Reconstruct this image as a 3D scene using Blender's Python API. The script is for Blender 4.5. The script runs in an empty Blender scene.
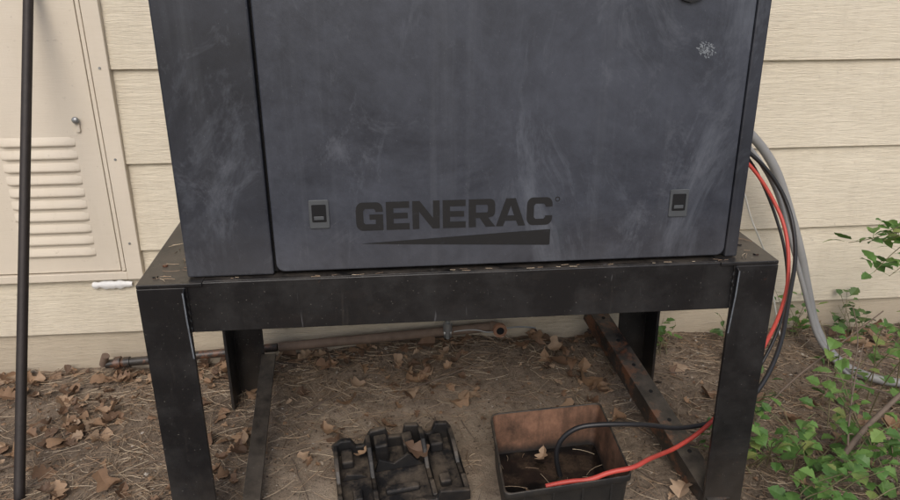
import bpy, bmesh, math, random
from mathutils import Vector, Matrix, noise
random.seed(7)
rad=math.radians
scn=bpy.context.scene
col=scn.collection

# ---------------------------------------------------------------- helpers
def link(o,parent=None):
    col.objects.link(o)
    if parent: o.parent=parent
    return o
def empty(name):
    e=bpy.data.objects.new(name,None); e.empty_display_size=.1
    return link(e)
def mesh_obj(name,verts,faces,mat=None,parent=None,smooth=False):
    m=bpy.data.meshes.new(name); m.from_pydata([tuple(v) for v in verts],[],faces); m.update()
    if mat: m.materials.append(mat)
    if smooth:
        for p in m.polygons: p.use_smooth=True
    return link(bpy.data.objects.new(name,m),parent)
def bevel(o,w,seg=2):
    b=o.modifiers.new("bevel",'BEVEL'); b.width=w; b.segments=seg; b.limit_method='ANGLE'; b.angle_limit=rad(35)
    return o
def box(name,x0,x1,y0,y1,z0,z1,mat,parent=None,bv=0.002):
    v=[(x,y,z) for x in (x0,x1) for y in (y0,y1) for z in (z0,z1)]
    f=[(0,1,3,2),(4,6,7,5),(0,4,5,1),(2,3,7,6),(0,2,6,4),(1,5,7,3)]
    o=mesh_obj(name,v,f,mat,parent)
    if bv: bevel(o,bv)
    return o
def prism(name,pts,axis,a,b,mat,parent=None,bv=0.0):
    def mk(p,t):
        if axis=='x': return (t,p[0],p[1])
        if axis=='y': return (p[0],t,p[1])
        return (p[0],p[1],t)
    n=len(pts)
    v=[mk(p,a) for p in pts]+[mk(p,b) for p in pts]
    f=[tuple(range(n)),tuple(range(2*n-1,n-1,-1))]+[(i,i+n,(i+1)%n+n,(i+1)%n) for i in range(n)]
    o=mesh_obj(name,v,f,mat,parent)
    bm=bmesh.new(); bm.from_mesh(o.data); bmesh.ops.recalc_face_normals(bm,faces=bm.faces); bm.to_mesh(o.data); bm.free()
    if bv: bevel(o,bv)
    return o
def rrect(x0,x1,z0,z1,r,n=5):
    p=[]
    for cx,cz,a0 in ((x1-r,z1-r,0),(x0+r,z1-r,90),(x0+r,z0+r,180),(x1-r,z0+r,270)):
        for i in range(n+1):
            a=rad(a0+90*i/n); p.append((cx+r*math.cos(a),cz+r*math.sin(a)))
    return p
def tube(name,pts,r,mat,parent=None,res=6,smooth=True,radii=None):
    c=bpy.data.curves.new(name,'CURVE'); c.dimensions='3D'; c.bevel_depth=r; c.bevel_resolution=4; c.use_fill_caps=True
    c.resolution_u=res*2
    if smooth and len(pts)>2:
        s=c.splines.new('NURBS'); s.points.add(len(pts)-1); s.order_u=3; s.use_endpoint_u=True
    else:
        s=c.splines.new('POLY'); s.points.add(len(pts)-1)
    for i,p in enumerate(pts):
        s.points[i].co=(*p,1); s.points[i].radius=radii[i] if radii else 1
    c.materials.append(mat)
    return link(bpy.data.objects.new(name,c),parent)

# ---------------------------------------------------------------- materials
class NT:
    def __init__(s,name):
        s.m=bpy.data.materials.new(name); s.m.use_nodes=True; s.t=s.m.node_tree; s.n=s.t.nodes
        s.b=s.n["Principled BSDF"]; s.tc=s.n.new("ShaderNodeTexCoord")
    def L(s,a,b): s.t.links.new(a,b)
    def mapn(s,scale=(1,1,1),src="Object",rot=(0,0,0),loc=(0,0,0)):
        m=s.n.new("ShaderNodeMapping"); m.inputs["Scale"].default_value=scale; m.inputs["Rotation"].default_value=rot; m.inputs["Location"].default_value=loc
        s.L(s.tc.outputs[src],m.inputs[0]); return m.outputs[0]
    def noise(s,scale,detail=5,rough=.6,vec=None,dist=0):
        n=s.n.new("ShaderNodeTexNoise"); n.inputs["Scale"].default_value=scale; n.inputs["Detail"].default_value=min(detail,6)
        n.inputs["Roughness"].default_value=rough; n.inputs["Distortion"].default_value=dist
        s.L(vec if vec else s.tc.outputs["Object"],n.inputs["Vector"]); return n.outputs["Fac"]
    def vor(s,scale,feat='F1',vec=None,out="Distance"):
        n=s.n.new("ShaderNodeTexVoronoi"); n.feature=feat; n.inputs["Scale"].default_value=scale
        s.L(vec if vec else s.tc.outputs["Object"],n.inputs["Vector"]); return n.outputs[out]
    def ramp(s,fac,stops):
        r=s.n.new("ShaderNodeValToRGB"); e=r.color_ramp.elements
        while len(e)<len(stops): e.new(.5)
        for i,(p,c) in enumerate(stops):
            e[i].position=p; e[i].color=(*c,1) if not isinstance(c,(int,float)) else (c,c,c,1)
        s.L(fac,r.inputs[0]); return r.outputs[0]
    def mix(s,fac,a,b,mode='MIX'):
        m=s.n.new("ShaderNodeMix"); m.data_type='RGBA'; m.blend_type=mode
        for inp,val in ((m.inputs[0],fac),(m.inputs[6],a),(m.inputs[7],b)):
            if isinstance(val,(int,float)): inp.default_value=val if inp==m.inputs[0] else (val,val,val,1)
            elif isinstance(val,tuple): inp.default_value=(*val,1)
            else: s.L(val,inp)
        return m.outputs[2]
    def math(s,op,a,b=0.0):
        m=s.n.new("ShaderNodeMath"); m.operation=op
        for i,val in enumerate((a,b)):
            if isinstance(val,(int,float)): m.inputs[i].default_value=val
            else: s.L(val,m.inputs[i])
        return m.outputs[0]
    def sep(s,vec=None):
        m=s.n.new("ShaderNodeSeparateXYZ"); s.L(vec if vec else s.tc.outputs["Object"],m.inputs[0]); return m.outputs
    def bump(s,h,strength=.3,dist=.002):
        b=s.n.new("ShaderNodeBump"); b.inputs["Strength"].default_value=strength; b.inputs["Distance"].default_value=dist
        s.L(h,b.inputs["Height"]); s.L(b.outputs[0],s.b.inputs["Normal"])
    def col(s,c):
        if isinstance(c,tuple): s.b.inputs["Base Color"].default_value=(*c,1)
        else: s.L(c,s.b.inputs["Base Color"])
    def rough(s,c):
        if isinstance(c,(int,float)): s.b.inputs["Roughness"].default_value=c
        else: s.L(c,s.b.inputs["Roughness"])
    def island(s):
        g=s.n.new("ShaderNodeNewGeometry"); return g.outputs["Random Per Island"]

def m_siding(name,tint=(1,1,1),dirt=.35,grainy=1.0):
    n=NT(name)
    grain=n.noise(8,6,.68,n.mapn((1,6,20)),1.8)
    fineg=n.noise(26,5,.7,n.mapn((1,6,9)),.8)
    big=n.noise(1.6,4,.6)
    base=n.mix(n.ramp(big,[(.3,0.),(.7,1.)]),tuple(a*b for a,b in zip((.70,.63,.495),tint)),tuple(a*b for a,b in zip((.78,.71,.575),tint)))
    base=n.mix(n.math('MULTIPLY',n.ramp(grain,[(.36,1.),(.50,0.)]),.28*grainy),base,(.44,.37,.27))
    base=n.mix(n.math('MULTIPLY',n.ramp(fineg,[(.34,1.),(.46,0.)]),.22*grainy),base,(.42,.35,.26))
    z=n.sep()[2]
    low=n.ramp(n.math('ADD',z,n.math('MULTIPLY',n.noise(7,6,.75),.3)),[(.08,1.),(.52,0.)])
    c=n.mix(n.math('MULTIPLY',low,dirt),base,(.29,.22,.15))
    spots=n.ramp(n.noise(60,3,.6),[(.66,0.),(.74,1.)])
    c=n.mix(n.math('MULTIPLY',spots,.25),c,(.25,.2,.15))
    streak=n.ramp(n.noise(6,5,.65,n.mapn((3,1,.5))),[(.52,0.),(.8,1.)])
    c=n.mix(n.math('MULTIPLY',streak,.25),c,(.48,.41,.31))
    n.col(c); n.rough(.7)
    n.bump(n.math('ADD',grain,n.math('MULTIPLY',fineg,.5)),.9*grainy,.004)
    return n.m
M_SID=m_siding("siding_paint")
M_FOUND=m_siding("foundation_paint",(.82,.80,.78),.6)
M_DOORM=m_siding("door_paint",(.88,.87,.90),.2,.22)
def m_blackpaint(name,base=(.0075,.0075,.0085),dust=.34,rust=.0,scr=True):
    n=NT(name)
    d=n.ramp(n.noise(5,6,.72),[(.45,0.),(.78,1.)])
    c=n.mix(n.math('MULTIPLY',d,dust),base,(.052,.050,.050))
    br=n.ramp(n.noise(6,6,.75,n.mapn((.6,1,1.6),loc=(4,2,1))),[(.56,0.),(.74,1.)])
    c=n.mix(n.math('MULTIPLY',br,.13),c,(.075,.052,.040))
    sp=n.ramp(n.noise(170,2,.5),[(.69,0.),(.73,1.)])
    c=n.mix(n.math('MULTIPLY',sp,.5),c,(.18,.17,.155))
    if scr:
        s=n.ramp(n.noise(30,3,.6,n.mapn((1,1,.12),rot=(0,.5,0)),.6),[(.69,0.),(.72,1.)])
        c=n.mix(n.math('MULTIPLY',s,.4),c,(.17,.17,.18))
        s=n.ramp(n.noise(24,5,.7,n.mapn((1,1,.06))),[(.6,0.),(.75,1.)])
        c=n.mix(n.math('MULTIPLY',s,.14),c,(.16,.14,.12))
    r=n.ramp(n.noise(14,6,.75),[(.52,0.),(.6,1.)]) if rust else n.ramp(n.noise(26,6,.8),[(.66,0.),(.69,1.)])
    c=n.mix(n.math('MULTIPLY',r,rust if rust else .3),c,(.15,.058,.028))
    g=n.n.new("ShaderNodeNewGeometry"); up=n.sep(g.outputs["Normal"])[2]
    upm=n.ramp(n.math('MULTIPLY',up,n.noise(20,6,.7)),[(.35,0.),(.6,1.)])
    c=n.mix(n.math('MULTIPLY',upm,.45),c,(.12,.10,.08))
    z=n.sep(n.tc.outputs["Object"])[2]
    low=n.ramp(n.math('ADD',z,n.math('MULTIPLY',n.noise(11,6,.75),.25)),[(.12,1.),(.34,0.)])
    c=n.mix(n.math('MULTIPLY',low,.3),c,(.11,.09,.07))
    n.col(c); n.rough(n.ramp(d,[(0,.32),(1,.62)]))
    n.bump(n.noise(70,4,.6),.3,.0012)
    return n.m
M_BLK=m_blackpaint("black_steel_paint")
M_BLKR=m_blackpaint("rusty_black_steel",rust=.8)
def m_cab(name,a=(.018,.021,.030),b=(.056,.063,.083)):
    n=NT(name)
    big=n.ramp(n.noise(2.6,6,.74,None,.6),[(.34,0.),(.66,1.)])
    mid=n.ramp(n.noise(17,6,.8),[(.42,0.),(.70,1.)])
    c=n.mix(n.math('ADD',n.math('MULTIPLY',big,.66),n.math('MULTIPLY',mid,.34)),a,b)
    wipe=n.ramp(n.noise(4,6,.75,n.mapn((1,1,.4),rot=(0,.35,0)),1.2),[(.54,0.),(.75,1.)])
    c=n.mix(n.math('MULTIPLY',wipe,.5),c,(.14,.155,.185))
    vs=n.ramp(n.noise(20,6,.65,n.mapn((1,1,.035))),[(.54,0.),(.8,1.)])
    c=n.mix(n.math('MULTIPLY',vs,.20),c,(.13,.14,.16))
    chalk=n.ramp(n.noise(7,6,.78,n.mapn((1,1,.8),loc=(7,1,2)),.8),[(.57,0.),(.72,1.)])
    c=n.mix(n.math('MULTIPLY',chalk,.35),c,(.13,.14,.165))
    patch=n.ramp(n.noise(3.2,3,.5,n.mapn((1,1,.6),loc=(3.3,0,1.7))),[(.66,0.),(.76,1.)])
    c=n.mix(n.math('MULTIPLY',patch,.35),c,(.16,.20,.23))
    sp=n.ramp(n.noise(260,2,.5),[(.71,0.),(.78,1.)])
    c=n.mix(n.math('MULTIPLY',sp,.22),c,(.24,.25,.26))
    z=n.sep()[2]
    low=n.ramp(n.math('ADD',z,n.math('MULTIPLY',n.noise(8,6,.75),.14)),[(.72,1.),(.88,0.)])
    c=n.mix(n.math('MULTIPLY',low,.22),c,(.12,.11,.105))
    n.col(c); n.rough(n.ramp(big,[(0,.38),(1,.58)]))
    n.bump(n.noise(420,2,.5),.25,.0006)
    return n.m
M_CAB=m_cab("dusty_charcoal_enamel")
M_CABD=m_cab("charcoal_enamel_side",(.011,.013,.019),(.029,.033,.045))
def simple(name,c,r=.6,metal=0,var=.25,sc=20,bump=.2):
    n=NT(name); f=n.noise(sc,6,.65)
    n.col(n.mix(f,tuple(x*(1-var) for x in c),tuple(min(1,x*(1+var)) for x in c))); n.rough(r)
    n.b.inputs["Metallic"].default_value=metal; n.bump(n.noise(sc*6,3,.6),bump,.001); return n.m
def dusty(name,c,dustc,amount,r=.5,sc=14):
    n=NT(name); f=n.ramp(n.noise(sc,6,.75),[(.42,0.),(.62,1.)])
    g=n.n.new("ShaderNodeNewGeometry"); up=n.ramp(n.sep(g.outputs["Normal"])[2],[(.2,.15),(.9,1.)])
    n.col(n.mix(n.math('MULTIPLY',n.math('MULTIPLY',f,up),amount),c,dustc)); n.rough(r); n.bump(n.noise(sc*5,4,.7),.4,.002); return n.m
M_GAP=simple("dark_recess",(.004,.004,.005),.9)
def m_ink():
    n=NT("worn_black_ink"); w=n.ramp(n.noise(55,6,.8),[(.58,0.),(.66,1.)])
    n.col(n.mix(n.math('MULTIPLY',w,.35),(.0055,.0055,.0065),(.035,.038,.047))); n.rough(.55); return n.m
M_LET=m_ink()
M_LATCH=simple("grey_latch_bezel",(.065,.071,.077),.45)
M_LATCH2=simple("latch_tab",(.13,.13,.12),.4)
M_EDGE=simple("worn_bare_edge",(.13,.145,.165),.5,.1,.7,60)
M_SCUFF=simple("pale_scuff",(.20,.22,.24),.8)
M_RED=simple("red_cable_rubber",(.46,.06,.045),.5,var=.35,sc=12)
M_BCAB=simple("black_cable_rubber",(.014,.014,.016),.45)
M_GREY=simple("grey_conduit_pvc",(.25,.25,.25),.5,var=.3,sc=9)
M_WHT=simple("white_wire",(.55,.55,.52),.5)
M_CAULK=simple("white_caulk",(.78,.78,.77),.6,var=.12,bump=.6)
M_GALV=simple("galvanised",(.33,.34,.34),.4,.7)
M_RUST=simple("rusty_pipe",(.17,.12,.09),.8,.1,.55,25,.5)
M_ORNG=simple("orange_fitting",(.27,.14,.085),.75,var=.6)
M_ROD=simple("rod_rusty_brown",(.026,.020,.018),.6,.2,.6,30,.5)
M_PLAS=dusty("black_plastic",(.009,.009,.010),(.17,.135,.10),.5)
M_PLAS2=dusty("black_tub_plastic",(.012,.012,.012),(.14,.11,.08),.6)
def m_boxin():
    n=NT("mud_stained_plastic")
    f=n.ramp(n.noise(9,6,.75),[(.35,0.),(.65,1.)])
    c=n.mix(f,(.055,.030,.018),(.25,.13,.08))
    dr=n.ramp(n.noise(22,5,.7,n.mapn((1,1,.12))),[(.45,0.),(.6,1.)])
    c=n.mix(n.math('MULTIPLY',dr,.5),c,(.05,.028,.018))
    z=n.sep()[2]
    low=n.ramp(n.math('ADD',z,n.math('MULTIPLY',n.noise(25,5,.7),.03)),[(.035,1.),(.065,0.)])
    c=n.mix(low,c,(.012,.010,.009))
    n.col(c); n.rough(.6); n.bump(n.noise(60,5,.7),.4,.002); return n.m
M_BOXIN=m_boxin()
def m_water():
    n=NT("dirty_water"); n.col(n.mix(n.ramp(n.noise(14,6,.7),[(.45,0.),(.7,1.)]),(.006,.005,.005),(.06,.042,.028))); n.rough(.12); n.bump(n.noise(30,3),.1,.001); return n.m
M_WATER=m_water()
def m_ground():
    n=NT("soil")
    big=n.ramp(n.noise(2.3,6,.7),[(.35,0.),(.65,1.)])
    fine=n.noise(45,6,.78); vf=n.noise(260,4,.7)
    c=n.mix(big,(.165,.122,.088),(.30,.23,.165))
    so=n.sep()
    mx=n.ramp(n.math('ADD',n.math('ABSOLUTE',n.math('SUBTRACT',so[0],.12)),n.math('MULTIPLY',n.noise(4,6,.7),.35)),[(.55,1.),(.78,0.)])
    my=n.ramp(n.math('ADD',so[1],n.math('MULTIPLY',n.noise(5,6,.7),.3)),[(.62,1.),(.80,0.)])
    bare=n.math('MULTIPLY',mx,my)
    c=n.mix(n.math('MULTIPLY',bare,.8),c,n.mix(n.ramp(n.noise(6,6,.72),[(.35,0.),(.65,1.)]),(.22,.165,.12),(.50,.41,.31)))
    dk=n.math('MULTIPLY',n.ramp(fine,[(.35,1.),(.58,0.)]),n.math('SUBTRACT',.8,n.math('MULTIPLY',bare,.5)))
    c=n.mix(dk,c,(.075,.054,.038))
    c=n.mix(n.math('MULTIPLY',n.ramp(vf,[(.56,0.),(.68,1.)]),.6),c,(.44,.37,.29))
    peb=n.ramp(n.vor(130),[(.0,1.),(.28,0.)])
    c=n.mix(n.math('MULTIPLY',peb,.3),c,(.34,.28,.22))
    n.col(c); n.rough(.95)
    n.bump(n.math('ADD',fine,n.math('MULTIPLY',vf,.5)),.9,.012); return n.m
M_SOIL=m_ground()
def m_island(name,stops,r=.8,trans=0,noisesc=60):
    n=NT(name); c=n.ramp(n.island(),stops)
    c=n.mix(n.math('MULTIPLY',n.noise(noisesc,4,.6),.5),c,tuple(x*.45 for x in stops[0][1]))
    n.col(c); n.rough(r)
    if trans:
        tr=n.n.new("ShaderNodeBsdfTranslucent"); n.L(c,tr.inputs[0]); mx=n.n.new("ShaderNodeMixShader"); mx.inputs[0].default_value=trans
        n.L(n.b.outputs[0],mx.inputs[1]); n.L(tr.outputs[0],mx.inputs[2]); n.L(mx.outputs[0],n.n["Material Output"].inputs[0])
    return n.m
M_OAK=m_island("dry_oak_leaf",[(0,(.10,.06,.038)),(.35,(.23,.135,.08)),(.7,(.38,.24,.14)),(1,(.48,.35,.24))],.7,.12)
M_NEED=m_island("pine_needle",[(0,(.13,.08,.05)),(.5,(.36,.245,.15)),(1,(.64,.53,.38))],.7)
M_CHIP=m_island("bark_chip",[(0,(.045,.032,.024)),(.5,(.16,.115,.08)),(.85,(.31,.245,.18)),(1,(.55,.50,.43))],.9)
M_GREEN=m_island("green_leaf",[(0,(.08,.18,.04)),(.5,(.14,.28,.065)),(.85,(.22,.37,.09)),(1,(.34,.38,.12))],.5,.3)
M_DKGR=m_island("dark_green_leaf",[(0,(.04,.10,.025)),(.6,(.09,.17,.05)),(1,(.15,.23,.07))],.5,.25)
M_STEM=simple("green_brown_stem",(.16,.14,.075),.7)
M_TWIG=simple("dry_twig",(.14,.105,.08),.85,var=.45,sc=60)

# ---------------------------------------------------------------- ground
def gh(x,y):
    t=max(0,min(1,(y-.42)/.40)); t=t*t*(3-2*t)
    c=math.exp(-((x-.15)/.62)**2)
    bank=.022+.066*c+ (.035 if x>0.9 else .035*max(0,min(1,(x-.3)/.6)))*(1-c)
    h=t*bank
    v=Vector((x,y,0))
    h+=.016*noise.noise(v*3.1)+.009*noise.noise(v*9)+.006*noise.noise(v*23)+.003*noise.noise(v*60)
    if -.45<x<.75 and y<.5: h-=.006
    return h
def coords(lo,hi,step,ext):
    c=[]; x=lo
    while x<=hi: c.append(x); x+=step
    s=step; a=lo; b=c[-1]; pre=[];post=[]
    while a>-ext: s*=1.35; a-=s; pre.append(a)
    s=step
    while b<ext: s*=1.35; b+=s; post.append(b)
    return pre[::-1]+c+post
xs=coords(-1.9,2.5,.014,90); ys=coords(-.6,.9,.014,90)
V=[(x,y,gh(x,y)) for y in ys for x in xs]; nx=len(xs)
F=[(j*nx+i,j*nx+i+1,(j+1)*nx+i+1,(j+1)*nx+i) for j in range(len(ys)-1) for i in range(nx-1)]
mesh_obj("ground",V,F,M_SOIL,smooth=True)

# ---------------------------------------------------------------- house wall
house=empty("house")
WY=.85; EXP=.2925; X0,X1=-5.0,6.5
z=.176; zs=[]
while z<3.1: zs.append(z); z+=EXP
V=[];F=[]
DX0,DX1=-1.62,-.842; DZ0,DZ1=.372,2.35
def course(xa,xb,z0,z1):
    p=[(WY-.004,z0),(WY+.009,z1),(WY+.02,z1),(WY+.02,z0)]
    b=len(V); n=max(2,int((xb-xa)/.05))
    for i in range(n+1):
        x=xa+(xb-xa)*i/n
        wob=.0018*noise.noise(Vector((x*1.7,z0*5,0)))
        for k,q in enumerate(p): V.append((x,q[0]+(wob if k==0 else 0),q[1]+(wob*1.6 if k in(0,3) else 0)))
    for i in range(n):
        for k in range(4): F.append((b+i*4+k,b+i*4+(k+1)%4,b+(i+1)*4+(k+1)%4,b+(i+1)*4+k))
    F.append((b,b+3,b+2,b+1)); e=b+n*4; F.append((e,e+1,e+2,e+3))
for z0 in zs:
    z1=z0+EXP
    if z1<=DZ0 or z0>=DZ1: course(X0,X1,z0,z1)
    else:
        course(X0,DX0,z0,z1); course(DX1,X1,z0,z1)
        if z0<DZ0: course(DX0,DX1,z0,DZ0)
        if z1>DZ1: course(DX0,DX1,DZ1,z1)
sid=mesh_obj("lap_siding",V,F,M_SID,house)
bm=bmesh.new(); bm.from_mesh(sid.data); bmesh.ops.recalc_face_normals(bm,faces=bm.faces); bm.to_mesh(sid.data); bm.free()
bevel(sid,.0018)
box("foundation",X0,X1,WY+.012,WY+.2,-.4,.172,M_FOUND,house,.004)
box("wall_core",X0,X1,WY+.0225,WY+.2,.172,3.1,M_FOUND,house,0)
prism("roof",[(WY-.3,3.05),(WY-.3,3.12),(WY+4,5.0),(WY+4,4.9)],'x',X0-.3,X1+.3,M_FOUND,house)
box("door_frame_right",DX1-.052,DX1,WY-.016,WY+.02,DZ0,DZ1,M_DOORM,house,.003)
box("door_frame_left",DX0,DX0+.052,WY-.016,WY+.02,DZ0,DZ1,M_DOORM,house,.003)
box("door_frame_bottom",DX0+.052,DX1-.052,WY-.014,WY+.02,DZ0,DZ0+.026,M_DOORM,house,.002)
box("door_frame_top",DX0+.052,DX1-.052,WY-.014,WY+.02,DZ1-.04,DZ1,M_DOORM,house,.003)
box("door_inner_trim",DX1-.068,DX1-.056,WY-.010,WY+.018,DZ0+.030,DZ1-.042,M_DOORM,house,.002)
DA,DB=DX0+.056,DX1-.073
box("door_leaf",DA,DB,WY-.004,WY+.016,DZ0+.03,DZ1-.043,M_DOORM,house,.002)
lv=[];lf=[]
for i in range(10):
    za=.455+i*.0405
    la,lb=-1.215,-.985; b=len(lv); N=14
    for k in range(N+1):
        t=k/N; x=la+(lb-la)*t; e=min(1,min(t,1-t)*9); e=math.sqrt(max(0,1-(1-e)**2))
        lv+= [(x,WY-.0035,za+.034),(x,WY-.0045-.004*e,za+.024),(x,WY-.0045-.008*e,za+.012),(x,WY-.0045-.0085*e,za+.006),(x,WY-.0035,za+.002)]
    for k in range(N):
        for q in range(4): lf.append((b+k*5+q,b+k*5+q+1,b+(k+1)*5+q+1,b+(k+1)*5+q))
mesh_obj("door_louvres",lv,lf,M_DOORM,house,True)
bm=bmesh.new(); bmesh.ops.create_uvsphere(bm,u_segments=16,v_segments=10,radius=.011)
for v in bm.verts: v.co.y*=.7
me=bpy.data.meshes.new("door_knob"); bm.to_mesh(me); bm.free(); me.materials.append(M_GALV)
for p in me.polygons: p.use_smooth=True
k=link(bpy.data.objects.new("door_knob",me),house); k.location=(-.967,WY-.016,.905)
prism("door_knob_tab",rrect(-.974,-.960,.866,.897,.006),'y',WY-.011,WY-.0045,M_DOORM,house,.002)
for zz in (.5,.78,1.06,1.34):
    tube("door_screw_%d"%int(zz*100),[(DX1-.026,WY-.018,zz),(DX1-.026,WY-.014,zz)],.004,M_GALV,house,smooth=False)
cv=[];cf=[];N=22
for i in range(N+1):
    t=i/N; x=-1.015+.13*t; w=.009+.006*math.sin(t*3.1)+.006*noise.noise(Vector((x*60,0,0)))
    cc=.352+.004*noise.noise(Vector((x*30,4,0)))
    cv+=[(x,WY-.004,cc-w),(x,WY-.010,cc-w*.4),(x,WY-.012,cc+w*.4),(x,WY-.004,cc+w)]
for i in range(N):
    for q in range(3): cf.append((i*4+q,i*4+q+1,i*4+q+5,i*4+q+4))
mesh_obj("caulk_patch",cv,cf,M_CAULK,house,True)

# ---------------------------------------------------------------- generator
gen=empty("generator")
GX0,GX1=-.443,.782; GZ=.678; GT=1.41
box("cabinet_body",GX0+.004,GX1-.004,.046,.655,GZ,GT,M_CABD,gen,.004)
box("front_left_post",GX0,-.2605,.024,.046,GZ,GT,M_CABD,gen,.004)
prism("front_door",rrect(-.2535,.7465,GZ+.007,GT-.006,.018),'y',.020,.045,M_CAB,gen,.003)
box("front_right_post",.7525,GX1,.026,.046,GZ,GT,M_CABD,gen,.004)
box("seam_shadow_left",-.2604,-.2536,.040,.0455,GZ+.002,GT,M_GAP,gen,0)
box("seam_shadow_right",.7466,.7524,.040,.0455,GZ+.002,GT,M_GAP,gen,0)
prism("lid",[(.010,GT+.002),(.010,GT+.03),(.04,GT+.045),(.64,GT+.045),(.67,GT+.03),(.67,GT+.002)],'x',GX0-.012,GX1+.012,M_CAB,gen,.004)
for s,xa in ((-1,GX0+.003),(1,GX1-.003)):
    for i in range(9):
        zz=.85+i*.045
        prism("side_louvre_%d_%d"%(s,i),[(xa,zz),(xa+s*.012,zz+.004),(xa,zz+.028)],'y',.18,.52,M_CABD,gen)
for i,(lx,lz) in enumerate(((-.1545,.812),(.6265,.812))):
    w,h=.021,.031
    prism("latch_bezel_%d"%i,rrect(lx-w,lx+w,lz-h,lz+h,.003),'y',.0168,.0195,M_LATCH,gen,.001)
    prism("latch_recess_%d"%i,rrect(lx-w+.006,lx+w-.006,lz-h+.014,lz+h-.010,.002),'y',.0160,.0167,M_GAP,gen)
    box("latch_tab_%d"%i,lx-.011,lx+.010,.0140,.0159,lz-.012,lz-.004,M_LATCH,gen,.0015)
tube("lock_plate",[(.607,.0195,1.262),(.607,.013,1.262)],.036,M_LET,gen,smooth=False)
def arc(cx,cy,r,a0,a1,n=5): return [(cx+r*math.cos(rad(a0+(a1-a0)*i/n)),cy+r*math.sin(rad(a0+(a1-a0)*i/n))) for i in range(n+1)]
s=.30; tb=.225
def C_(w,g=False):
    r=.26; q=.07
    p=[(w,.66)]+arc(w-r,1-r,r,0,90)+arc(r,1-r,r,90,180)+arc(r,r,r,180,270)
    if g: p+=[(w,0),(w,.57),(w*.50,.57),(w*.50,.39),(w-s,.39),(w-s,tb)]
    else: p+=arc(w-r,r,r,270,360)+[(w,.34),(w-s,.34),(w-s,tb+q),(w-s-q,tb)]
    p+=[(s+q,tb),(s,tb+q),(s,1-tb-q),(s+q,1-tb),(w-s-q,1-tb),(w-s,1-tb-q),(w-s,.66)]
    return [p]
def E_(w): return [[(0,0),(w,0),(w,tb),(s,tb),(s,.40),(w*.93,.40),(w*.93,.60),(s,.60),(s,1-tb),(w,1-tb),(w,1),(0,1)]]
def N_(w): return [[(0,0),(s*.9,0),(s*.9,.62),(w-s,0),(w,0),(w,1),(w-s*.9,1),(w-s*.9,.38),(s,1),(0,1)]]
def R_(w):
    r=.2
    return [[(0,0),(s,0),(s,.32),(w*.42,.32),(w-s-.08,0),(w+.02,0),(w*.74,.33)]+arc(w-r,.34+r,r,-60,0,4)+arc(w-r,1-r,r,0,90)+[(0,1)],[(s,.52),(s,.80),(w-s-.04,.80),(w-s,.76),(w-s,.56),(w-s-.04,.52)]]
def A_(w): return [[(0,0),(s,0),(s+.09,.19),(w-s-.09,.19),(w-s,0),(w,0),(w*.66,1),(w*.34,1)],[(w*.385,.38),(w*.5,.74),(w*.615,.38)]]
lets=[C_(1.1,True),E_(.95),N_(1.12),E_(.95),R_(1.1),A_(1.24),C_(1.08)]
ws=[1.1,.95,1.12,.95,1.1,1.24,1.08]; gaps=[.13,.13,.13,.13,.04,.06]
tot=sum(ws)+sum(gaps)
LX0,LX1,LZ0,LZ1=-.078,.345,.772,.834
sx=(LX1-LX0)/tot; sz=LZ1-LZ0
cu=bpy.data.curves.new("lettering",'CURVE'); cu.dimensions='2D'; cu.fill_mode='BOTH'; cu.extrude=.0003
def addpoly(pp):
    sp=cu.splines.new('POLY'); sp.points.add(len(pp)-1); sp.use_cyclic_u=True
    for i,(a,b) in enumerate(pp): sp.points[i].co=(a,b,0,1)
ox=0
for i,l in enumerate(lets):
    for pp in l: addpoly([(LX0+(ox+a)*sx,LZ0+b*sz) for a,b in pp])
    ox+=ws[i]+(gaps[i] if i<6 else 0)
addpoly([(-.068,.7430),(.338,.7615),(.342,.7615),(.342,.727),(.338,.7255),(.0,.7395)])
addpoly([(.3555+.0055*math.cos(t*.39),.829+.0055*math.sin(t*.39)) for t in range(16)])
addpoly([(.3555+.0038*math.cos(t*.39),.829+.0038*math.sin(t*.39)) for t in range(16)])
cu.materials.append(M_LET)
lo=link(bpy.data.objects.new("lettering",cu),gen); lo.rotation_euler=(rad(90),0,0); lo.location=(0,.0194,0)
def scuff(name,cx,cz,rx,rz,n,seed):
    rnd=random.Random(seed); v=[];f=[]
    for i in range(n):
        a=rnd.uniform(0,6.28); r=rnd.random()**.9
        x=cx+rx*r*math.cos(a); z=cz+rz*r*math.sin(a)-.2*(x-cx); w=rnd.uniform(.0004,.0020); h=rnd.uniform(.0004,.0012); b=len(v); y=.0197-rnd.uniform(0,.0003)
        an=rnd.uniform(-.6,1.6)
        for k in range(7):
            t=k/7*6.28; q=rnd.uniform(.6,1.3); px=w*1.8*math.cos(t)*q; pz=h*math.sin(t)*q
            v.append((x+px*math.cos(an)+pz*math.sin(an),y,z-px*math.sin(an)+pz*math.cos(an)))
        f.append(tuple(range(b,b+7)))
    mesh_obj(name,v,f,M_SCUFF,gen)
scuff("scuff_upper",.652,1.135,.020,.016,110,2)

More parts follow.
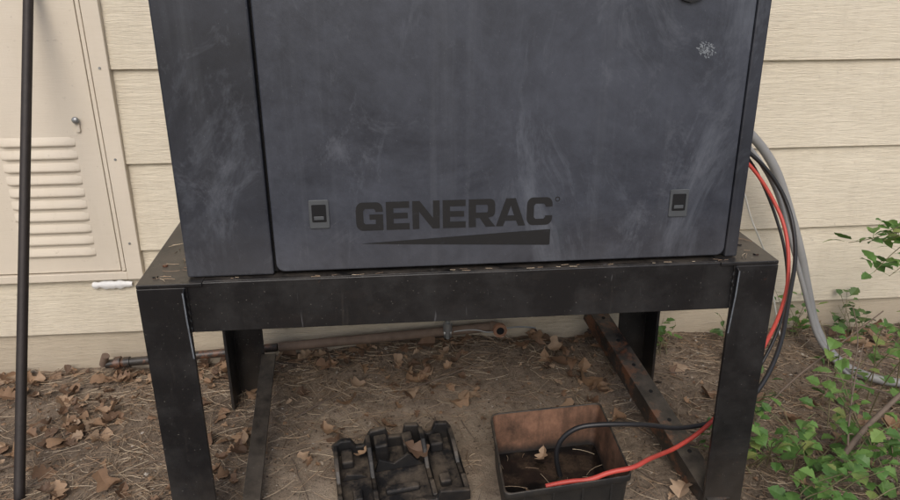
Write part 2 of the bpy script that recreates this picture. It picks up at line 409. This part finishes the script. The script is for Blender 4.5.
# ---------------------------------------------------------------- stand
st=empty("generator_stand")
SX0,SX1=-.542,.866; ST=.676; D=.655; LW=.100
def Lleg(name,x,sx,y,sy,z0,z1,mat=M_BLK,w=LW,par=st):
    t=.009
    pts=[(x,y),(x+sx*w,y),(x+sx*w,y+sy*t),(x+sx*t,y+sy*t),(x+sx*t,y+sy*w),(x,y+sy*w)]
    return prism(name,pts,'z',z0,z1,mat,par,.0015)
Lleg("leg_1",SX0,1,-.006,1,-.05,ST-.009)
Lleg("leg_2",SX1,-1,-.006,1,-.05,ST-.009)
Lleg("leg_3",SX0+.01,1,D,-1,-.02,ST-.012)
Lleg("leg_4",SX1-.02,-1,D,-1,-.02,ST-.012)
box("front_rail",SX0+LW+.001,SX1-LW-.001,.000,.008,.560,ST-.001,M_BLK,st,.002)
box("front_rail_flange",SX0+LW+.001,SX1-LW-.001,.0085,.07,ST-.010,ST-.001,M_BLK,st,.001)
box("front_rail_lower_flange",SX0+LW+.001,SX1-LW-.001,.0085,.05,.560,.568,M_BLK,st,.001)
box("rear_rail",SX0+LW+.013,SX1-LW-.023,D-.009,D-.001,.560,ST-.001,M_BLK,st,.002)
for nm,xa,sg in (("left",SX0,1),("right",SX1,-1)):
    fl=-.055*sg
    prism("top_plate_"+nm,[(xa,-.005),(xa+sg*.135,-.005),(xa+sg*.135,D),(xa+fl,D)],'z',ST-.0085,ST,M_BLK,st,.0015)
    prism("side_rail_"+nm,[(xa+sg*.010,.10),(xa+sg*.018,.10),(xa+sg*.018+fl*.5,D-.11),(xa+sg*.010+fl*.5,D-.11)],'z',.56,ST-.0095,M_BLK,st,.001)
    ex=xa+sg*LW
    prism("corner_gusset_"+nm,[(-.006,ST-.010),(-.018,ST-.016),(-.016,.60),(-.006,.50)],'x',ex-sg*.004,ex-sg*.0005,M_BLK,st,.0006)
    prism("worn_edge_"+nm,[(-.0185,ST-.016),(-.0195,ST-.016),(-.0172,.598),(-.0068,.50),(-.006,.50),(-.0162,.60)],'x',ex-sg*.0038,ex-sg*.0007,M_EDGE,st)
for bx,by in ((-.515,.04),(-.515,.11),(.835,.04),(.83,.11)):
    tube("bolt_head",[(bx,by,ST),(bx,by,ST+.003)],.006,M_BLKR,st,smooth=False)
for nm,xx in (("left",SX0+LW+.0005),("right",SX1-LW-.0005)):
    pts=[(xx+.001*math.sin(i*2.1),-.001,.562+i*.0058) for i in range(19)]
    tube("weld_bead_"+nm,pts,.0028,M_BLK,st,smooth=True,radii=[1+.3*math.sin(i*1.9) for i in range(19)])
def angle_bar(name,a,b,w,mat,up=Vector((0,0,1)),side=1,holes=0):
    a=Vector(a);b=Vector(b); d=(b-a).normalized(); sd=d.cross(up).normalized()*side; u=sd.cross(d).normalized()
    if u.z<0:u=-u
    t=.007
    prof=[(0,0),(w,0),(w,-t),(t,-t),(t,-w*.9),(0,-w*.9)]
    v=[p+sd*q[0]+u*q[1] for p in (a,b) for q in prof]; n=6
    f=[tuple(range(n)),tuple(range(2*n-1,n-1,-1))]+[(i,i+n,(i+1)%n+n,(i+1)%n) for i in range(n)]
    o=mesh_obj(name,v,f,mat,st)
    bm=bmesh.new(); bm.from_mesh(o.data); bmesh.ops.recalc_face_normals(bm,faces=bm.faces); bm.to_mesh(o.data); bm.free(); bevel(o,.0012)
    for i in range(holes):
        p=a+(b-a)*((i+.6)/holes)+sd*w*.55
        tube(name+"_hole_%d"%i,[p+u*.0003,p+u*.0012],.006,M_GAP,st,smooth=False)
angle_bar("runner_right",(.645,.70,.262),(.775,-.02,.030),.062,M_BLKR,side=-1,holes=7)
angle_bar("runner_left",(-.44,.64,.17),(-.405,.0,.012),.045,M_BLK,side=-1,holes=0)

# ---------------------------------------------------------------- battery box
bb=empty("battery_box")
c4=[Vector((.250,.262)),Vector((.577,.291)),Vector((.560,-.040)),Vector((.235,-.078))]
ctr=sum(c4,Vector((0,0)))/4
def ring(s,z,r=.02,n=4):
    pts=[]
    cs=[ctr+(c-ctr)*s for c in c4]
    for i in range(4):
        p=cs[i]; a=(cs[i-1]-p).normalized(); b=(cs[(i+1)%4]-p).normalized()
        p0=p+a*r;p1=p+b*r
        for k in range(n+1):
            t=k/n; q=(p0*(1-t)+p*t)*(1-t)+(p*(1-t)+p1*t)*t
            bulge=1+.012*math.sin(i*2.3+s*5)
            pts.append((ctr.x+(q.x-ctr.x)*bulge,ctr.y+(q.y-ctr.y)*bulge,z+.003*math.sin(q.x*17+q.y*11)))
    return pts
def rings(name,defs,mat,cap_last=False,par=bb):
    v=[];f=[]
    for d in defs: v+=ring(*d)
    n=20
    for j in range(len(defs)-1):
        for i in range(n): f.append((j*n+i,j*n+(i+1)%n,(j+1)*n+(i+1)%n,(j+1)*n+i))
    if cap_last: b=(len(defs)-1)*n; f.append(tuple(range(b,b+n)))
    o=mesh_obj(name,v,f,mat,par,True); bevel(o,.0012); return o
rings("outer_shell",[(.90,-.05),(.95,.10),(.965,.124),(.995,.125),(1.0,.127),(1.0,.141),(.995,.143),(.975,.143),(.968,.141)],M_PLAS2)
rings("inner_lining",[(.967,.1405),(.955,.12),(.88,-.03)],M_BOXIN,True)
wv=ring(.915,.016); mesh_obj("standing_water",wv,[tuple(range(20))],M_WATER,bb)
for i in range(4):
    t=(i+.7)/4.4; a=c4[3]+(c4[2]-c4[3])*t
    box("rib_%d"%i,a.x-.003,a.x+.003,a.y+.006,a.y+.02,-.03,.122,M_PLAS2,bb,.001)
# ---------------------------------------------------------------- box lid lying upside down
lid=empty("battery_box_lid")
def lbox(name,x0,x1,y0,y1,z0,z1): return box(name,x0,x1,y0,y1,z0,z1,M_PLAS,lid,.005)
lbox("base_plate",-.160,.160,-.12,.108,0,.008)
prism("rim_back",[(-.168,.0),(-.174,.040),(-.146,.058),(-.118,.055),(-.105,.030),(-.085,.028),(-.075,.052),(-.062,.074),(-.018,.078),(-.012,.044),(.028,.040),(.036,.076),(.074,.070),(.084,.044),(.100,.030),(.112,.034),(.124,.064),(.158,.058),(.172,.036),(.168,.0)],'y',.105,.121,M_PLAS,lid,.004)
prism("rim_front",[(-.168,.0),(-.168,.036),(-.10,.046),(-.09,.020),(.03,.026),(.08,.022),(.09,.046),(.168,.032),(.168,0)],'y',-.135,-.121,M_PLAS,lid,.003)
for i,(xx,pk) in enumerate(((-.170,.05),(-.078,.068),(.072,.066),(.157,.046))):
    prism("rib_long_%d"%i,[(-.12,.0085),(-.12,.026),(-.07,.030),(-.045,.012),(-.01,.014),(.015,pk*.7),(.05,pk),(.104,pk),(.104,.0085)],'x',xx,xx+.013,M_PLAS,lid,.003)
for i,(xa,xb,ya,yb,h) in enumerate(((-.150,-.118,.045,.10,.034),(-.056,-.020,.05,.10,.066),(.022,.052,.045,.10,.060),(.098,.135,.05,.095,.040),(-.045,.045,-.08,-.055,.024),(-.13,-.105,-.09,-.05,.026),(.10,.13,-.085,-.05,.028))):
    lbox("socket_%d"%i,xa,xb,ya,yb,.0085,h)
prism("web_left",[(-.155,.010),(-.14,.030),(-.10,.022),(-.085,.010)],'y',.0,.012,M_PLAS,lid,.002)
prism("web_mid",[(-.064,.010),(-.05,.052),(-.01,.030),(.03,.055),(.07,.010)],'y',.012,.022,M_PLAS,lid,.002)
lid.location=(-.008,.185,.018); lid.rotation_euler=(rad(6),rad(-3),rad(7))

# ---------------------------------------------------------------- cables, conduit, pipe, rod
BCP=[(.70,.66,1.0),(.86,.70,.93),(1.02,.72,.86),(1.14,.70,.79),(1.24,.69,.70),(1.30,.66,.588),(1.28,.56,.47),(1.205,.45,.38),(1.107,.30,.276),(.99,.20,.185),(.87,.17,.135),(.757,.165,.125),(.67,.15,.155),(.60,.14,.168),(.53,.14,.172),(.468,.145,.165),(.425,.15,.125),(.412,.145,.07),(.43,.14,.012)]
tube("black_cable",BCP,.0068,M_BCAB)
RC=[(.70,.64,.98),(.88,.68,.90),(1.05,.70,.82),(1.16,.70,.74),(1.235,.68,.64),(1.27,.62,.54),(1.25,.53,.40),(1.15,.40,.325),(1.02,.27,.27),(.92,.18,.21),(.82,.135,.14),(.735,.11,.105),(.67,.06,.125),(.61,.0,.158),(.56,-.04,.166),(.50,-.035,.155),(.45,-.045,.142),(.40,-.03,.132),(.345,-.035,.125)]
tube("red_cable",RC,.0060,M_RED)
GC=[(.72,.66,1.02),(.90,.70,.99),(1.05,.72,.92),(1.17,.73,.83),(1.26,.73,.73),(1.32,.72,.60),(1.38,.70,.44),(1.43,.69,.28),(1.47,.67,.14),(1.53,.60,.045),(1.60,.53,.025),(1.69,.48,.025),(1.9,.47,.03),(2.3,.6,.03)]
tube("grey_conduit",GC,.015,M_GREY)
GC2=[(.72,.64,.99),(.90,.69,.95),(1.07,.71,.87),(1.18,.71,.77),(1.27,.71,.65),(1.33,.70,.50),(1.38,.68,.36),(1.42,.66,.24),(1.46,.64,.12),(1.54,.57,.02),(1.6,.53,-.02)]
tube("grey_conduit",GC2,.008,M_GREY)
tube("white_wire",[(.74,.66,.80),(.95,.70,.78),(1.10,.72,.735),(1.17,.74,.65),(1.22,.76,.54),(1.27,.77,.46),(1.33,.79,.36),(1.38,.80,.20),(1.43,.78,.02)],.003,M_WHT)
tube("black_cable",[(.72,.66,.94),(.92,.70,.90),(1.08,.72,.83),(1.17,.72,.75),(1.235,.72,.65),(1.275,.70,.56),(1.29,.64,.46),(1.25,.53,.37),(1.17,.42,.26),(1.05,.36,.10),(.98,.36,-.01)],.005,M_BCAB)
pipe=empty("gas_pipe")
tube("pipe_run_left",[(-1.0,.800,.078),(-.6,.805,.098),(-.42,.808,.108)],.015,M_BLKR,pipe,smooth=False)
tube("pipe_run_right",[(-.415,.808,.108),(.0,.812,.128),(.34,.815,.145)],.0165,M_RUST,pipe,smooth=False)
for i,t in enumerate((-.97,-.94)):
    tube("pipe_coupling_%d"%i,[(t,.800,.080+i*.001),(t+.02,.801,.081+i*.001)],.022-.003*i,M_BLKR,pipe,smooth=False)
tube("pipe_end_fitting",[(-1.01,.80,.078),(-1.0,.79,.10),(-.99,.785,.118)],.013,M_RUST,pipe)
tube("pipe_elbow",[(.335,.815,.145),(.355,.81,.147),(.362,.785,.148)],.021,M_RUST,pipe)
tube("pipe_elbow_rim",[(.362,.788,.148),(.363,.772,.148)],.025,M_ORNG,pipe,smooth=False)
tube("pipe_elbow_bore",[(.363,.7725,.148),(.363,.771,.148)],.014,M_GAP,pipe,smooth=False)
tube("clamp_nut",[(.178,.79,.150),(.178,.79,.182)],.016,M_GALV,pipe,smooth=False)
tube("clamp_band",[(.165,.812,.134),(.192,.812,.136)],.021,M_GALV,pipe,smooth=False)
tube("clamp_bolt",[(.178,.79,.12),(.178,.79,.195)],.008,M_GALV,pipe,smooth=False)
tube("clamp_wire",[(.20,.80,.14),(.27,.80,.15),(.33,.79,.13),(.42,.80,.155),(.5,.82,.13)],.003,M_GALV,pipe)
tube("metal_rod",[(-1.013,.165,-.08),(-1.016,.829,1.33)],.0135,M_ROD,smooth=False)

# ---------------------------------------------------------------- litter
def leaf_geo(V,F,pos,rotm,size,widths,curl,fold,wmul=1.0,sweep=.12,wave=0):
    b=len(V); n=len(widths)
    for i,w in enumerate(widths):
        t=i/(n-1); x=(t-.5)*size
        zc=curl*size*(4*(t-.5)**2)
        ww=w*size*wmul
        for s_ in (-1,0,1):
            p=Vector((x+abs(s_)*w*size*sweep,s_*ww,zc+(fold*ww if s_ else 0)+(wave*size*math.sin(t*17+s_*2) if s_ else 0)))
            V.append(pos+rotm@p)
    for i in range(n-1):
        for q in range(2): F.append((b+i*3+q,b+(i+1)*3+q,b+(i+1)*3+q+1,b+i*3+q+1))
def oakw(nl,ph,dep):
    out=[]
    for i in range(22):
        t=i/21
        env=.06+.36*math.sin(math.pi*min(1,max(0,(t-.08)/.98)**1.25))**.8 if t>.1 else .015
        lob=(.5+.5*math.cos((t*nl+ph)*6.283))**.6
        out.append(max(.012,env*(1-dep+dep*lob)) if t>.1 else .012)
    out[-1]=.03
    return out
def rotm(az,tilt,roll): return (Matrix.Rotation(az,3,'Z')@Matrix.Rotation(tilt,3,'Y')@Matrix.Rotation(roll,3,'X'))
R=random.Random(11)
def blocked(x,y):
    if .20<x<.60 and -.1<y<.31: return True
    if -.19<x<.18 and .03<y<.34: return R.random()<.8
    return False
V=[];F=[]
cnt=0
while cnt<680:
    x=R.uniform(-1.7,2.3); y=R.uniform(-.35,.84)
    if x<-.45: d=.25+.75*max(0,min(1,(y-.1)/.45))
    elif x<.75: d=.07+.93*max(0,min(1,(y-.42)/.22))
    else: d=.10+.2*max(0,y)
    nn=noise.noise(Vector((x*4.3,y*4.3,5)))
    d*=max(.08,min(1.4,.5+2.2*nn))
    if R.random()>d or blocked(x,y): continue
    cnt+=1
    small=R.random()<.5
    sz=R.uniform(.018,.042) if small else R.uniform(.045,.080)
    pos=Vector((x,y,gh(x,y)+R.uniform(.003,.020)))
    wd=oakw(R.choice((2.5,3,3.5)),R.random(),R.uniform(.35,.6))
    if R.random()<.25: wd=wd[R.randint(5,9):]
    leaf_geo(V,F,pos,rotm(R.uniform(0,6.28),R.uniform(-.45,.45),R.uniform(-.6,.6)),sz,wd,R.uniform(-.3,.5),R.uniform(-.7,1.0),R.uniform(.7,1.1),.25,R.uniform(0,.03))
for i in range(2000):
    x=R.uniform(-1.7,2.3); y=R.uniform(-.35,.84)
    if blocked(x,y) or (-.4<x<.75 and y<.42 and R.random()<.7): continue
    sz=R.uniform(.006,.018)
    leaf_geo(V,F,Vector((x,y,gh(x,y)+R.uniform(.001,.006))),rotm(R.uniform(0,6.28),R.uniform(-.4,.4),R.uniform(-.4,.4)),sz,[.1,R.uniform(.2,.5),R.uniform(.2,.5),.1],R.uniform(-.3,.4),R.uniform(-.5,.5))
for (x,y,z,s_) in ((.03,.22,.072,.075),(-.10,.25,.05,.05),(.40,.22,.03,.05),(.33,.05,.026,.05)):
    leaf_geo(V,F,Vector((x,y,z)),rotm(R.uniform(0,6.28),.5,.4),s_,oakw(3,.2,.5),.3,.5,1,.25,.02)
mesh_obj("dry_leaf_litter",V,F,M_OAK)
V=[];F=[]
def needle(x,y,z,L,az,w,bend,tilt):
    b=len(V); d=Vector((math.cos(az),math.sin(az),0)); s_=Vector((-d.y,d.x,0))
    for i in range(4):
        t=i/3-.5
        p=Vector((x,y,z))+d*L*t+s_*bend*L*(t*t)+Vector((0,0,tilt*L*t))
        V.append(p-s_*w/2); V.append(p+s_*w/2); V.append(p+Vector((0,0,w*.8)))
    for i in range(3):
        a=b+i*3; c=a+3
        F.extend([(a,c,c+2,a+2),(a+2,c+2,c+1,a+1)])
for i in range(15000):
    x=R.uniform(-1.8,2.4); y=R.uniform(-.4,.84)
    if blocked(x,y): continue
    if R.random()>.35+1.3*max(0,.4+noise.noise(Vector((x*3,y*3,9)))): continue
    if -.42<x<.75 and y<.45 and R.random()<.62: continue
    needle(x,y,gh(x,y)+R.uniform(.002,.014),R.uniform(.015,.11),R.uniform(0,6.28),R.uniform(.0007,.0017),R.uniform(-.6,.6),R.uniform(-.12,.12))
for i in range(60):
    sg=R.random()<.6
    x=R.uniform(-.54,-.45) if sg else R.uniform(.79,.86); y=R.uniform(.0,.5)
    needle(x,y,ST+.002,R.uniform(.008,.04),R.uniform(0,6.28),.0012,R.uniform(-.5,.5),0)
for i in range(26):
    needle(R.uniform(-.43,.77),R.uniform(.004,.018),ST+.0012,R.uniform(.005,.02),R.uniform(-.4,.4),.0009,0,0)
for i in range(22):
    needle(R.uniform(.27,.55),R.uniform(-.03,.24),.0185,R.uniform(.02,.07),R.uniform(0,6.28),.0012,R.uniform(-.5,.5),0)
mesh_obj("pine_needles",V,F,M_NEED)
V=[];F=[]
for i in range(20000):
    x=R.uniform(-1.8,2.4); y=R.uniform(-.4,.845)
    if .22<x<.59 and -.08<y<.29: continue
    s_=R.uniform(.0015,.005)*(1.7 if x>.85 and R.random()<.4 else 1)
    if R.random()<.04: s_*=2
    b=len(V); z=gh(x,y); m=rotm(R.uniform(0,6.28),R.uniform(-.4,.4),R.uniform(-.4,.4)); e=R.uniform(.3,1.0); f_=R.uniform(.3,.7)
    for k in ((1,0,0),(.3,.9,.1),(-.9,.5,0),(-.8,-.6,.1),(.4,-.9,0),(0,.1,.9),(0,0,-.7)):
        V.append(Vector((x,y,z+s_*.15))+m@Vector((k[0]*s_,k[1]*s_*e,k[2]*s_*f_)))
    for k in range(5): F.append((b+k,b+(k+1)%5,b+5)); F.append((b+(k+1)%5,b+k,b+6))
mesh_obj("bark_chips",V,F,M_CHIP)
tw=empty("fallen_twigs")
def twig(i,p0,p1,r,wig=.02):
    p0=Vector(p0);p1=Vector(p1); n=7; pts=[]
    for k in range(n):
        t=k/(n-1); pts.append(p0.lerp(p1,t)+Vector((R.uniform(-1,1),R.uniform(-1,1),R.uniform(-.5,.5)))*wig*(p1-p0).length)
    tube("twig_%d"%i,pts,r,M_TWIG,tw,radii=[1-.7*k/(n-1) for k in range(n)],res=3)
for i in range(75):
    x=R.uniform(-1.3,1.9); y=R.uniform(-.2,.8)
    if blocked(x,y): continue
    a=R.uniform(0,6.28); L=R.uniform(.06,.28); x2=x+L*math.cos(a); y2=min(.82,y+L*math.sin(a))
    twig(i,(x,y,gh(x,y)+.006),(x2,y2,gh(x2,y2)+.01),R.uniform(.001,.0028))
twig(90,(.02,.58,.04),(.35,.68,.10),.003); twig(91,(-.32,.50,.02),(-.10,.66,.06),.003)

# ---------------------------------------------------------------- plants
LEAF=[.02,.04,.30,.42,.30,.40,.30,.24,.10,.0]
SERR=[.02,.14,.26,.22,.27,.20,.18,.10,.0]
def plant(name,stems,matl,leafsize,widths,leaves_per,rs,stem_r=.0022):
    rr=random.Random(rs); e=empty(name); V=[];F=[]
    for si,(p0,p1,sag) in enumerate(stems):
        p0=Vector(p0);p1=Vector(p1); n=6; pts=[]
        for k in range(n):
            t=k/(n-1); p=p0.lerp(p1,t); p.z+=sag*4*t*(1-t); p+=Vector((rr.uniform(-1,1),rr.uniform(-1,1),0))*.008
            pts.append(p)
        tube("stem_%d"%si,pts,stem_r,M_STEM,e,radii=[1-.6*k/(n-1) for k in range(n)],res=3)
        m=max(2,int(leaves_per*(p1-p0).length/.25))
        for k in range(m):
            t=.18+.84*(k+rr.random()*.6)/m; t=min(t,1); kk=min(n-2,int(t*(n-1))); p=pts[kk].lerp(pts[kk+1],t*(n-1)-kk)
            az=rr.uniform(0,6.28); pl=rr.uniform(.008,.03); d=Vector((math.cos(az),math.sin(az),rr.uniform(-.1,.6)))
            q=p+d*pl; b=len(V)
            w=Vector((-d.y,d.x,0))*.0008
            V.extend([p-w,p+w,q+w,q-w]); F.append((b,b+1,b+2,b+3))
            sz=leafsize*rr.uniform(.5,1.3)
            rm=rotm(az,rr.uniform(-.55,.35),rr.uniform(-.5,.5))
            leaf_geo(V,F,q+rm@Vector((sz*.5,0,0)),rm,sz,widths,rr.uniform(-.25,.05),rr.uniform(.05,.5),rr.uniform(.8,1.1),.12,.01)
    mesh_obj("leaves",V,F,matl,e,False)
    return e
PR=random.Random(5)
stems=[]
for i in range(38):
    bx=PR.uniform(.90,1.32); by=PR.uniform(-.16,.16)
    L=PR.uniform(.08,.23); a=PR.uniform(0,6.28)
    stems.append(((bx,by,gh(bx,by)),(bx+.13*math.cos(a),by+.12*math.sin(a),L),.02))
plant("green_shrub",stems,M_GREEN,.045,LEAF,8.5,3)
stems=[]
for i in range(13):
    bx=PR.uniform(1.3,1.75); by=PR.uniform(.05,.5); a=PR.uniform(0,6.28); L=PR.uniform(.14,.38)
    stems.append(((bx,by,gh(bx,by)),(bx+.15*math.cos(a),by+.12*math.sin(a),L),.03))
plant("green_shrub",stems,M_GREEN,.042,LEAF,6,8)
ob=plant("overhanging_branch",[((2.0,.45,.63),(1.40,.36,.585),.03),((1.62,.40,.62),(1.36,.33,.50),.02),((1.70,.42,.63),(1.45,.36,.47),.0),((1.50,.38,.61),(1.33,.40,.565),.0),((1.75,.42,.62),(1.58,.42,.53),.01),((1.56,.38,.62),(1.38,.34,.62),.01)],M_GREEN,.056,SERR,17,4)
tube("shrub_trunk",[(2.15,.42,-.02),(2.14,.43,.3),(2.08,.45,.58),(1.98,.45,.635)],.007,M_TWIG,ob)
for k,(wx,wy) in enumerate(((.93,.72),(1.22,.76),(1.45,.79),(1.66,.76),(1.86,.70),(1.08,.40))):
    stems=[]
    for i in range(7):
        a=PR.uniform(0,6.28); stems.append(((wx+PR.uniform(-.03,.03),wy-.01,gh(wx,wy)),(wx+.08*math.cos(a),min(.80,wy+.05*math.sin(a)),gh(wx,wy)+PR.uniform(.05,.19)),.01))
    plant("weed",stems,M_DKGR if k%2 else M_GREEN,.038,SERR if k%3 else LEAF,9,20+k,.0014)
ws_=empty("woody_stems")
def branch(i,pts,r): tube("branch_%d"%i,pts,r,M_TWIG,ws_,radii=[1-.55*k/(len(pts)-1) for k in range(len(pts))],res=4)
branch(0,[(1.12,.04,0),(1.20,.08,.10),(1.33,.12,.20),(1.48,.16,.30),(1.7,.2,.42)],.009)
branch(1,[(1.05,.30,0),(1.12,.34,.07),(1.22,.36,.16),(1.36,.40,.23),(1.5,.42,.33)],.004)
branch(2,[(1.20,.08,.10),(1.22,.14,.22),(1.28,.2,.34)],.003)
branch(3,[(1.40,.30,0),(1.36,.33,.13),(1.40,.36,.27),(1.38,.40,.36)],.003)
branch(4,[(1.62,.22,0),(1.52,.24,.10),(1.38,.25,.17),(1.25,.3,.19)],.004)
branch(5,[(1.30,.0,0),(1.40,.02,.12),(1.55,.05,.2)],.005)

# ---------------------------------------------------------------- camera
th=rad(19.22); yaw=rad(4.97); ro=15/1950
Fh=Vector((math.sin(yaw),math.cos(yaw),0)); R0=Vector((math.cos(yaw),-math.sin(yaw),0))
fw=Fh*math.cos(th)+Vector((0,0,-math.sin(th))); dn=-Fh*math.sin(th)+Vector((0,0,-math.cos(th)))
right=R0*math.cos(ro)+dn*math.sin(ro); down=-R0*math.sin(ro)+dn*math.cos(ro)
cam=bpy.data.cameras.new("camera"); co=link(bpy.data.objects.new("camera",cam))
m=Matrix((right,-down,-fw)).transposed().to_4x4(); m.translation=Vector((0,-1.377,1.21)); co.matrix_world=m
cam.lens=36*680/900; cam.sensor_width=36; cam.clip_start=.02; cam.clip_end=500
scn.camera=co
# ---------------------------------------------------------------- light
w=bpy.data.worlds.new("World"); scn.world=w; w.use_nodes=True
nt=w.node_tree; bg=nt.nodes["Background"]; sky=nt.nodes.new("ShaderNodeTexSky"); sky.sky_type='NISHITA'; sky.sun_disc=False
el=rad(44); az=rad(188)
sky.sun_elevation=el; sky.sun_rotation=az; sky.dust_density=3; sky.air_density=1.0; sky.ozone_density=.8
nt.links.new(sky.outputs[0],bg.inputs[0]); bg.inputs[1].default_value=.15
sl=bpy.data.lights.new("sun",'SUN'); sl.energy=1.5; sl.angle=rad(40); sl.color=(1,.96,.91)
so=link(bpy.data.objects.new("sun",sl))
sd=Vector((math.sin(az)*math.cos(el),math.cos(az)*math.cos(el),math.sin(el)))
so.rotation_euler=sd.to_track_quat('Z','Y').to_euler()
scn.view_settings.view_transform='Standard'; scn.view_settings.look='None'; scn.view_settings.exposure=0
